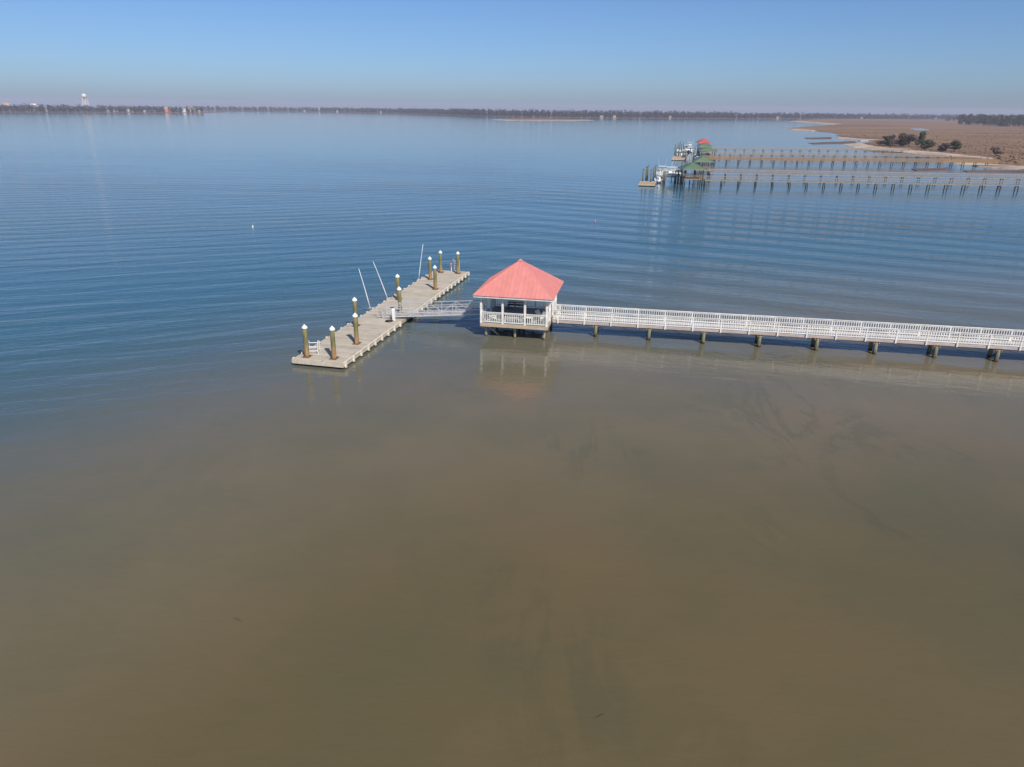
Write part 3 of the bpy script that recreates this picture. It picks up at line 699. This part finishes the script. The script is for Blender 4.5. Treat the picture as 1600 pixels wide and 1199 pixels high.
# mooring whips
def topat(px_, base):
    d = P(px_[0], px_[1], 0)-CP; return CP+d*(base.y/d.y)
for lab, tb, bb in [('white mooring whip leaning outward, nearest the gangway landing', (560.5, 420), (578.5, 482)), ('white mooring whip leaning outward beside a capped pile', (583, 409), (606, 468)),
                    ('nearly upright white mooring whip on the outer half of the dock', (661, 382), (654, 437.5))]:
    p = P(bb[0], bb[1], FZ); t = topat(tb, p)-p
    o = thing('mooring_whip', lab, 'mooring whip', p, 0, 'mooring whips on the channel edge of the dock')
    pts = [t*k+Vector((0, 0, .10*math.sin(k*3.14))) for k in (0, .25, .5, .75, 1)]
    MB().tube(pts, [.055, .05, .042, .034, .026], 8).build('rod', 'whip', o, smooth=True)
    MB().box((0, 0, .06), (.22, .22, .16), DA).build('base', 'alu', o)
# dock pedestal with hose
p = P(615.5, 500.5, FZ); o = thing('power_pedestal', 'white power and water pedestal at the foot of the gangway', 'pedestal', p, DA)
MB().box((0, 0, .5), (.24, .22, 1.0)).build('body', 'cap', o)
b = MB(); b.add([(-.15, -.14, 1.0), (.15, -.14, 1.0), (.15, .14, 1.0), (-.15, .14, 1.0), (-.09, -.08, 1.18), (.09, -.08, 1.18), (.09, .08, 1.18), (-.09, .08, 1.18)], [(0, 1, 2, 3), (4, 5, 6, 7), (0, 1, 5, 4), (1, 2, 6, 5), (2, 3, 7, 6), (3, 0, 4, 7)]); b.build('hood', 'cap', o)
box('outlet', o, (-.13, -.02, .62), (.03, .16, .2), 'black')
p = P(608, 502.5, FZ); b = MB(); pts = []
for k in range(60):
    t = 6.283*k/14; r = .42-.004*k; pts.append((p.x+r*math.cos(t), p.y+r*math.sin(t), FZ+.03+.0016*k))
tag(b.tube(pts, .022, 6).build('hose', 'hose'), 'dark coiled hose lying on the dock beside the pedestal', 'hose')
def ladder(p, rz, w, h, n, label, m='alu'):
    o = thing('dock_ladder', label, 'ladder', p, rz, 'metal ladders on the dock')
    for s_ in (-1, 1):
        MB().tube([(s_*w/2, .35, 0), (s_*w/2, .35, h*.86), (s_*w/2, .27, h*.97), (s_*w/2, .1, h), (s_*w/2, -.08, h*.97), (s_*w/2, -.15, h*.86), (s_*w/2, -.15, -.9)], .032, 6).build('side_rail', m, o)
    for i in range(n):
        z = h*.80-.3*i; MB().tube([(-w/2, -.15, z), (w/2, -.15, z)], .028, 6).build('rung', m, o)
    return o
ladder(dw(-1.75, DL+.12, FZ), DA+math.pi, .72, 1.55, 6, 'aluminium swim ladder with tall hoops at the outer dock end')
p = dw(-DW+.95, 2.05, FZ); o = thing('boarding_ladder', 'white folded boarding steps standing by the corner pile', 'steps', p, DA+.3)
for s_ in (-1, 1):
    MB().tube([(s_*.42, -.40, 0), (s_*.42, -.36, .95), (s_*.42, -.1, 1.12), (s_*.42, .38, 1.0), (s_*.42, .45, 0)], .024, 6).build('side_rail', 'cap', o)
for k in range(3): box('tread', o, (0, -.28+.26*k, .28+.28*k), (.80, .11, .035), 'cap')
p = dw(-2.3, DL-.35, FZ); o = thing('ring_stand', 'small red and white safety post between the outer piles', 'post', p, DA)
MB().tube([(0, 0, 0), (0, 0, 1.0)], [.05, .045], 8).build('post', 'cap', o)
MB().tube([(  .13*math.cos(6.283*k/14), -.07, .80+.13*math.sin(6.283*k/14)) for k in range(15)], .06, 8).build('ring', 'pinkish', o)
box('bracket', o, (0, -.02, .98), (.2, .1, .05), 'cap')

# ------------------------------------------------------------------ gangway
ga = Vector((-12.95, 67.95, 0)); gb = Vector((-2.62, 66.25, 0)); gdir = gb-ga; GL = gdir.length-.35; gang = math.atan2(gdir.y, gdir.x)
gg = thing('gangway', 'aluminium truss gangway sloping from the pavilion down to the floating dock', 'gangway', ga, gang)
z0, z1 = FZ+.10, DZ+.03; gW = 1.35
def gzp(t): return z0+(z1-z0)*t
def gp(t, y, dz): return (GL*t, y, gzp(t)+dz)
b = MB(); nT = 60
for i in range(nT):
    b.bar(gp((i+.06)/nT, gW/2, 0), gp((i+.94)/nT, gW/2, 0), gW-.12, .03)
b.build('tread_plate', 'aludeck', gg, kind='stuff')
for y in (0, gW):
    for dz, w in ((.0, .10), (.50, .05), (1.05, .065)): MB().bar(gp(0, y, dz), gp(1, y, dz), .055, w).build('chord', 'alu', gg)
    nb = 7
    for i in range(nb+1): MB().bar(gp(i/nb*.99+.005, y, .04), gp(i/nb*.99+.005, y, 1.03), .045, .045).build('upright', 'alu', gg)
    for i in range(nb):
        a_, c_ = (i/nb, (i+1)/nb); 
        if i % 2: a_, c_ = c_, a_
        MB().bar(gp(a_, y, .05), gp(c_, y, 1.0), .035, .035).build('diagonal', 'alu', gg)
MB().bar((-.65, gW/2, FZ+.035), (.02, gW/2, z0+.02), gW-.1, .025).build('toe_ramp', 'aludeck', gg)
for y in (0, gW): MB().tube([gp(.0, y, 1.05), (-.55, y, FZ+1.0), (-.40, y, FZ+.06)], .03, 6).build('end_loop', 'alu', gg)

# ------------------------------------------------------------------ neighbours' docks
def far_walk(label, A, B, m, dz=1.75, wid=1.7, bent=4.6, bay=2.3, rails=3, topz=1.0, pm='farpile'):
    A = Vector((A.x, A.y, 0)); B = Vector((B.x, B.y, 0)); d = B-A; L = d.length; rz = math.atan2(d.y, d.x)
    o = thing('neighbour_boardwalk', label, 'boardwalk', A, rz, 'neighbouring boardwalks across the water')
    b = MB(); n = int(L/.6)
    for i in range(n): b.box((.6*i+.3, wid/2, dz-.02), (.585, wid, .04))
    b.build('decking', {'grey_timber': 'greyplank', 'orange_timber': 'orangeplank'}[m], o, kind='stuff')
    for y in (.06, wid-.06): box('stringer', o, (L/2, y, dz-.17), (L, .08, .26), m)
    k = int(L/bent)
    for i in range(k+1):
        for y in (.12, wid-.12): pile(o, i*bent+.2, y, dz-.05, .13, pm, n=7, lean=.02)
        box('cross_beam', o, (i*bent+.2, wid/2, dz-.40), (.12, wid+.2, .2), m)
    k = int(L/bay)
    for y in (-.03, wid+.03):
        for i in range(k+1): box('rail_post', o, (i*bay+.1, y, dz+topz/2-.15), (.11, .09, topz+.3), m)
        for r in range(rails): box('rail', o, (L/2, y+(.07 if y > 0 else -.07), dz+topz-.05-r*topz/rails), (L, .05, .09 if r else .11), m)
    return o
D1 = far_walk('grey neighbour boardwalk of two rails running closest to the pavilion', P(1100, 291.2), P(1690, 301.5), 'grey_timber', rails=2, bent=4.75)
D2 = far_walk('grey neighbour boardwalk just behind the closest one, long wooden rails', P(1108, 279), P(1690, 290), 'grey_timber', rails=2, bent=4.9)
D3 = far_walk('orange brown new timber boardwalk with dense rails reaching the sand', P(1098, 255.6), P(1560, 261), 'orange_timber', rails=4, bent=4.8)
D4 = far_walk('grey boardwalk behind the orange one ending at the beach', P(1108, 246.6), P(1480, 250.5), 'grey_timber', rails=3, bent=4.8)
D5 = far_walk('outermost thin grey boardwalk below the red roofed pierhead', P(1104, 238.2), P(1420, 240.5), 'grey_timber', rails=3, bent=5)
def pierhead(label, c, half, m, wood, rz, dz=1.8, eave=4.4, rh=1.7):
    o = thing('pierhead_pavilion', label, 'pavilion', (c.x, c.y, 0), rz, 'roofed pierheads of the neighbouring docks')
    b = MB(); n = int(2*half/.3)
    for i in range(n): b.box((0, -half+.3*i+.15, dz-.02), (2*half, .285, .05))
    b.build('floor', wood, o, kind='stuff')
    for s_ in (-1, 1):
        box('rim_board', o, (0, s_*half, dz-.18), (2*half+.1, .1, .3), wood); box('rim_board', o, (s_*half, 0, dz-.18), (.1, 2*half-.11, .3), wood)
    for x in (-1, 0, 1):
        for y in (-1, 0, 1):
            if x or y: pile(o, x*(half-.25), y*(half-.25), dz-.06, .17, 'farpile', n=8)
            if abs(x)+abs(y) == 2: box('post', o, (x*(half-.2), y*(half-.2), (eave+dz)/2), (.2, .2, eave-dz), 'darkwood')
    for s_ in (-1, 1):
        for r in range(3): box('rail', o, (0, s_*(half-.05), dz+.4+.3*r), (2*half-.4, .06, .1), wood)
    H_ = half+.75
    roof = MB().add([(-H_, -H_, eave), (H_, -H_, eave), (H_, H_, eave), (-H_, H_, eave), (0, 0, eave+rh)], [(0, 1, 4), (1, 2, 4), (2, 3, 4), (3, 0, 4), (3, 2, 1, 0)]).build('roof', m, o)
    for s_ in (-1, 1):
        box('fascia', roof, (0, s_*H_, eave-.06), (2*H_+.06, .05, .16), wood); box('fascia', roof, (s_*H_, 0, eave-.061), (.05, 2*H_-.06, .16), wood)
    for sx, sy in ((-1, -1), (1, -1), (1, 1), (-1, 1)): MB().bar((sx*H_, sy*H_, eave+.03), (0, 0, eave+rh+.04), .2, .05).build('hip_cap', m, roof)
    box('bench', o, (-.2, -half+.7, dz+.42), (2*half-1.4, .5, .1), 'darkwood')
    return o
pierhead('open pierhead with broad green hip roof, in front of the moored boats', P(1080, 288.2), 2.75, 'roofgreen', 'orange_timber', -.02)
pierhead('green roofed pierhead directly behind the broad green one', P(1096.5, 273.6), 2.5, 'roofgreen', 'grey_timber', -.1)
pierhead('green roofed pierhead at the start of the orange boardwalk', P(1103, 253.0), 2.9, 'roofgreen', 'orange_timber', -.1)
pierhead('small green roofed pierhead half hidden below the red roof', P(1099.5, 243.6), 2.5, 'roofgreen', 'grey_timber', -.1)
pierhead('bright red roofed pierhead at the outermost dock', P(1097.5, 238.4), 2.5, 'roofred', 'grey_timber', -.1, eave=4.9, rh=1.9)

def far_float(label, x0, x1, y0, rz, depth, npile):
    p = P(x0, y0); q = P(x1, y0); L = (q-p).length; rnd = random.Random(int(x0))
    o = thing('neighbour_float', label, 'floating dock', (p.x, p.y, 0), rz, 'floating docks of the neighbouring piers')
    b = MB(); k = int(depth/.3)
    for i in range(k): b.box((L/2, .3*i+.15, .48), (L, .285, .06))
    b.build('decking', 'tanplank', o, kind='stuff')
    for y in (.04, depth-.04): box('rim_board', o, (L/2, y, .33), (L, .08, .26), 'dockrim')
    for x in (.04, L-.04): box('rim_board', o, (x, depth/2, .331), (.08, depth-.18, .26), 'dockrim')
    MB().box((L/2, depth/2, .1), (L-.3, depth-.3, .36)).build('float', 'float', o)
    return o, L
def lone_pile(p, h, r, label, group, cap=None):
    o = thing('mooring_pile', label, 'pile', (p.x, p.y, 0), 0, group)
    pile(o, 0, 0, h, r, 'farpile', n=9, lean=.02, name='shaft')
    MB().tube([(0, 0, h), (0, 0, h+.32)], [r*1.1, .03], 9).build('cap', 'cap' if cap else 'darkwood', o)
f1, L1 = far_float('small tan floating dock with tall piles beside the lifted boats', 997, 1022, 291.0, -.22, 11, 0)
for i, (x, y) in enumerate([(1004, 286), (1009, 282), (1011.5, 279.5), (1016.5, 287), (1020.5, 283), (1023.5, 279)]):
    lone_pile(P(x, y), 3.7, .20, 'tall olive pile through the small tan floating dock', 'piles of the small tan floating dock')
f2, L2 = far_float('tan floating dock farther off, crowded with piles and white covers', 1049, 1068, 250.8, -.24, 24, 0)
for i, (x, y) in enumerate([(1056, 246.5), (1060.5, 243), (1054.5, 240.5), (1059, 238), (1064, 240), (1062, 234.8), (1067.5, 236.5), (1068, 246)]):
    lone_pile(P(x, y), 4.2, .22, 'tall olive pile through the farther tan floating dock', 'piles of the farther floating dock')
rnd = random.Random(2)
for i, (x, y) in enumerate([(1058, 236.6), (1062.5, 237.3), (1068, 236.4), (1066, 243.0)]):
    p = P(x, y, .51); o = thing('dock_box', 'white lidded dock box on the farther floating dock', 'dock box', p, .06, 'white dock boxes on the farther floating dock')
    MB().box((0, 0, .35), (1.5, .8, .7)).build('body', 'gel', o)
    b = MB(); b.add([(-.8, -.45, .7), (.8, -.45, .7), (.8, .45, .7), (-.8, .45, .7), (-.7, -.3, .9), (.7, -.3, .9), (.7, .3, .9), (-.7, .3, .9)], [(0, 1, 2, 3), (4, 5, 6, 7), (0, 1, 5, 4), (1, 2, 6, 5), (2, 3, 7, 6), (3, 0, 4, 7)]); b.build('lid', 'gel', o)

# boats
def boat(label, p, rz, L, beam, z, ttop=True, cover=None, tower=False, motors=2, group='boats at the neighbouring docks'):
    o = thing('motor_boat', label, 'boat', (p.x, p.y, z), rz, group)
    st = [(-.5, .88, .30, 1.0), (-.3, .97, .22, 1.02), (-.1, 1.0, .16, 1.06), (.1, .97, .14, 1.12), (.27, .80, .18, 1.22), (.4, .48, .34, 1.32), (.5, .03, .85, 1.42)]
    vs = []; fs = []
    for x, w, k, s_ in st:
        X = x*L; hb = beam/2*w; sc = L/7.5
        vs += [(X, 0, k*sc-.15), (X, hb*.72, (k+.30)*sc-.1), (X, hb, s_*sc), (X, hb*.86, s_*sc+.03), (X, hb*.80, .62*sc+(s_-1.0)*.8),
               (X, -hb*.80, .62*sc+(s_-1.0)*.8), (X, -hb*.86, s_*sc+.03), (X, -hb, s_*sc), (X, -hb*.72, (k+.30)*sc-.1)]
    n = 9
    for i in range(len(st)-1):
        for k in range(n): fs.append((i*n+k, i*n+(k+1) % n, (i+1)*n+(k+1) % n, (i+1)*n+k))
    fs.append(tuple(range(n-1, -1, -1))); fs.append(tuple((len(st)-1)*n+k for k in range(n)))
    MB().add(vs, fs).build('hull', 'gel', o)
    sc = L/7.5; fl = .64*sc
    cb = MB(); cb.add([(-.6, -.5, fl), (.9, -.5, fl), (.9, .5, fl), (-.6, .5, fl), (-.4, -.45, fl+1.05), (.55, -.42, fl+1.05), (.55, .42, fl+1.05), (-.4, .45, fl+1.05)], [(0, 1, 2, 3), (4, 5, 6, 7), (0, 1, 5, 4), (1, 2, 6, 5), (2, 3, 7, 6), (3, 0, 4, 7)]); c_ = cb.build('console', 'gel', o)
    MB().add([(.60, -.42, fl+1.04), (.60, .42, fl+1.04), (.30, .40, fl+1.6), (.30, -.40, fl+1.6), (.57, -.42, fl+1.04), (.57, .42, fl+1.04), (.27, .40, fl+1.6), (.27, -.40, fl+1.6)], [(0, 1, 2, 3), (7, 6, 5, 4), (0, 4, 5, 1), (1, 5, 6, 2), (2, 6, 7, 3), (3, 7, 4, 0)]).build('windscreen', 'glass', c_)
    box('seat', o, (-1.15, 0, fl+.45), (.55, 1.0, .9), 'gel')
    if ttop:
        for x in (-.8, .75):
            for y in (-.62, .62): MB().tube([(x, y, fl), (x*.95, y*1.05, fl+2.15)], .04, 6).build('top_support', 'alu', o)
        MB().box((-.1, 0, fl+2.2), (3.2, 2.2, .10)).build('hard_top', 'gel', o); box('underside', o, (-.1, 0, fl+2.13), (3.0, 2.0, .03), 'navy')
        for y in (-.95, .95): MB().tube([(-.6, y, fl+2.2), (-1.3, y*1.5, fl+5.2)], [.035, .015], 5).build('outrigger', 'whip', o)
    if cover: MB().add([(-.45*L, -beam*.46, 1.05*sc), (-.45*L, beam*.46, 1.05*sc), (-.05*L, beam*.5, 1.12*sc), (-.05*L, -beam*.5, 1.12*sc), (-.40*L, 0, 1.9*sc), (-.1*L, 0, 2.1*sc)], [(0, 3, 5, 4), (1, 4, 5, 2), (0, 4, 1), (3, 2, 5), (0, 1, 2, 3)]).build('canvas_cover', cover, o)
    if tower:
        MB().box((.3, 0, fl+1.2), (3.4, 2.2, 1.6)).build('cabin', 'gel', o); box('cabin_window', o, (.3, 0, fl+1.45), (3.45, 2.25, .5), 'glass')
        for x in (-1, 1):
            for y in (-.9, .9): MB().tube([(x, y, fl+1.9), (x*.5, y*.7, fl+4.2)], .05, 6).build('tower_leg', 'alu', o)
        MB().box((0, 0, fl+4.2), (1.8, 1.7, .12)).build('tower_top', 'gel', o); MB().box((0, 0, fl+3.0), (1.6, 1.6, .5)).build('tower_station', 'gel', o)
        for y in (-1.1, 1.1): MB().tube([(0, y, fl+1.8), (-.6, y*1.4, fl+7.0)], [.05, .02], 5).build('outrigger', 'whip', o)
    for i in range(motors):
        y = (i-(motors-1)/2)*.75
        m_ = MB(); m_.add([(-L/2-.65, y-.2, .95*sc), (-L/2-.05, y-.2, .95*sc), (-L/2-.05, y+.2, .95*sc), (-L/2-.65, y+.2, .95*sc), (-L/2-.55, y-.15, 1.65*sc), (-L/2-.12, y-.15, 1.6*sc), (-L/2-.12, y+.15, 1.6*sc), (-L/2-.55, y+.15, 1.65*sc)], [(0, 1, 2, 3), (4, 5, 6, 7), (0, 1, 5, 4), (1, 2, 6, 5), (2, 3, 7, 6), (3, 0, 4, 7)])
        m_.box((-L/2-.32, y, .45*sc), (.2, .12, 1.1*sc)); m_.build('outboard', 'black', o)
    return o
def lift(p, rz, w, l, label):
    o = thing('boat_lift', label, 'boat lift', (p.x, p.y, 0), rz, 'boat lifts at the neighbouring docks')
    for x in (-l/2, l/2):
        for y in (-w/2, w/2): pile(o, x, y, 3.6, .19, 'farpile', n=8, lean=.015)
    for y in (-w/2, w/2): box('top_beam', o, (0, y, 3.5), (l+.6, .2, .26), 'alu')
    for x in (-l/4, l/4): box('cradle_beam', o, (x, 0, 1.25), (.25, w-.4, .2), 'alu')
p = P(1046, 284.5); lift(p, .12, 5.0, 5.6, 'boat lift of timber piles under the hard topped white boat')
boat('white centre console with hard top and outriggers raised on a lift', p, .12+math.pi, 8.6, 2.9, 1.35, True, motors=2)
p = P(1029.5, 284.6); boat('small white open boat with dark outboard tied next to the tan float', p, 1.30, 7.4, 2.6, .05, False, motors=1)
p = P(1034, 274.5); boat('white hard topped boat moored behind the small open boat', p, 1.25, 7.8, 2.7, .05, True, motors=2)
p = P(1075, 247.6); boat('white boat under a navy canvas cover, stern with outboard outward', p, 1.35, 9.5, 3.4, 1.0, False, 'navy', motors=1)
lift(p, 1.35, 5.0, 6.0, 'boat lift of timber piles holding the navy covered boat')
p = P(1077, 240.2); boat('white sport fishing boat with a tall tower and outriggers', p, 1.4, 12.5, 4.2, .1, False, None, True, 1)
p = P(1072, 236.4); boat('white hard topped boat moored beyond the sport fishing boat', p, 1.4, 8.5, 2.9, .1, True, None, False, 2)
p = P(1089, 247.2); boat('low blue covered skiff beside the orange boardwalk pierhead', p, 1.5, 6.5, 2.4, .3, False, 'navy', motors=0)
for x, y in [(1054, 287), (1058.5, 286), (1056, 280), (1038, 288), (1064, 270)]: lone_pile(P(x, y), 3.4, .19, 'olive mooring pile between the lifted boat and the broad green pierhead', 'mooring piles beside the boat lift')
for x, y in [(1083, 250), (1085, 244), (1071, 251.5), (1081, 238.5)]: lone_pile(P(x, y), 4.0, .2, 'olive mooring pile among the boats of the farther docks', 'mooring piles among the farther boats')
# grey catwalk from the broad pierhead to the lifted boat
p = P(1049, 277.5); q = P(1068, 283.0); d = Vector((q.x-p.x, q.y-p.y, 0)); o = thing('catwalk', 'short grey catwalk joining the broad green pierhead to the boat lift', 'catwalk', (p.x, p.y, 0), math.atan2(d.y, d.x))
MB().box((d.length/2, 0, 1.6), (d.length, 1.2, .10)).build('deck', 'greyplank', o)
for k in (.15, .5, .85):
    for y in (-.5, .5): pile(o, d.length*k, y, 1.54, .13, 'farpile', n=7)
for y in (-.55, .55):
    for z in (2.1, 2.6): box('rail', o, (d.length/2, y, z), (d.length, .06, .09), 'grey_timber')
    for k in (.04, .35, .65, .96): box('rail_post', o, (d.length*k, y*1.08, 2.1), (.09, .05, 1.0), 'grey_timber')

# ------------------------------------------------------------------ small floats
def buoy(x, y, label, m):
    p = P(x, y); o = thing('crab_pot_buoy', label, 'buoy', (p.x, p.y, 0), 0, 'buoys on the open water')
    MB().tube([(0, 0, -.2), (0, 0, -.1), (0, 0, .12), (0, 0, .28), (0, 0, .34)], [.05, .11, .12, .08, .03], 12).build('body', m, o, smooth=True)
    MB().tube([(0, 0, .3), (.03, 0, .5)], .02, 6).build('stick', 'cap', o)
buoy(395, 355.5, 'small white buoy alone on the open blue water', 'cap')
buoy(930, 348, 'small orange buoy on the water between pavilion and neighbouring docks', 'pinkish')
for x, y, L, an, lab in [(937, 1119, .42, .55, 'thin dark driftwood stick floating over the shoal'), (371, 969, .42, -.5, 'reddish brown driftwood twig floating on calm water')]:
    p = P(x, y, .01); d = Vector((math.cos(an), math.sin(an), 0))*L/2
    tag(MB().tube([p-d, p+Vector((.02, .03, .015)), p+d], [.006, .013, .007], 6).build('driftwood_stick', 'darkwood'), lab, 'driftwood')

# ------------------------------------------------------------------ haze over the sound
hz = MB().box((0, 3100, 24.5), (9400, 6960, 53)).build('haze', None, kind='stuff')
tag(hz, 'thin pale haze lying over the whole sound', 'haze')
m = bpy.data.materials.new('haze'); m.use_nodes = True; nt = m.node_tree
nt.nodes.remove(nt.nodes['Principled BSDF'])
v = nt.nodes.new('ShaderNodeVolumePrincipled'); v.inputs['Color'].default_value = (0.82, 0.82, 1.0, 1)
v.inputs['Density'].default_value = 0.00015; v.inputs['Anisotropy'].default_value = 0.0
nt.links.new(v.outputs[0], nt.nodes['Material Output'].inputs['Volume'])
hz.data.materials.append(m)
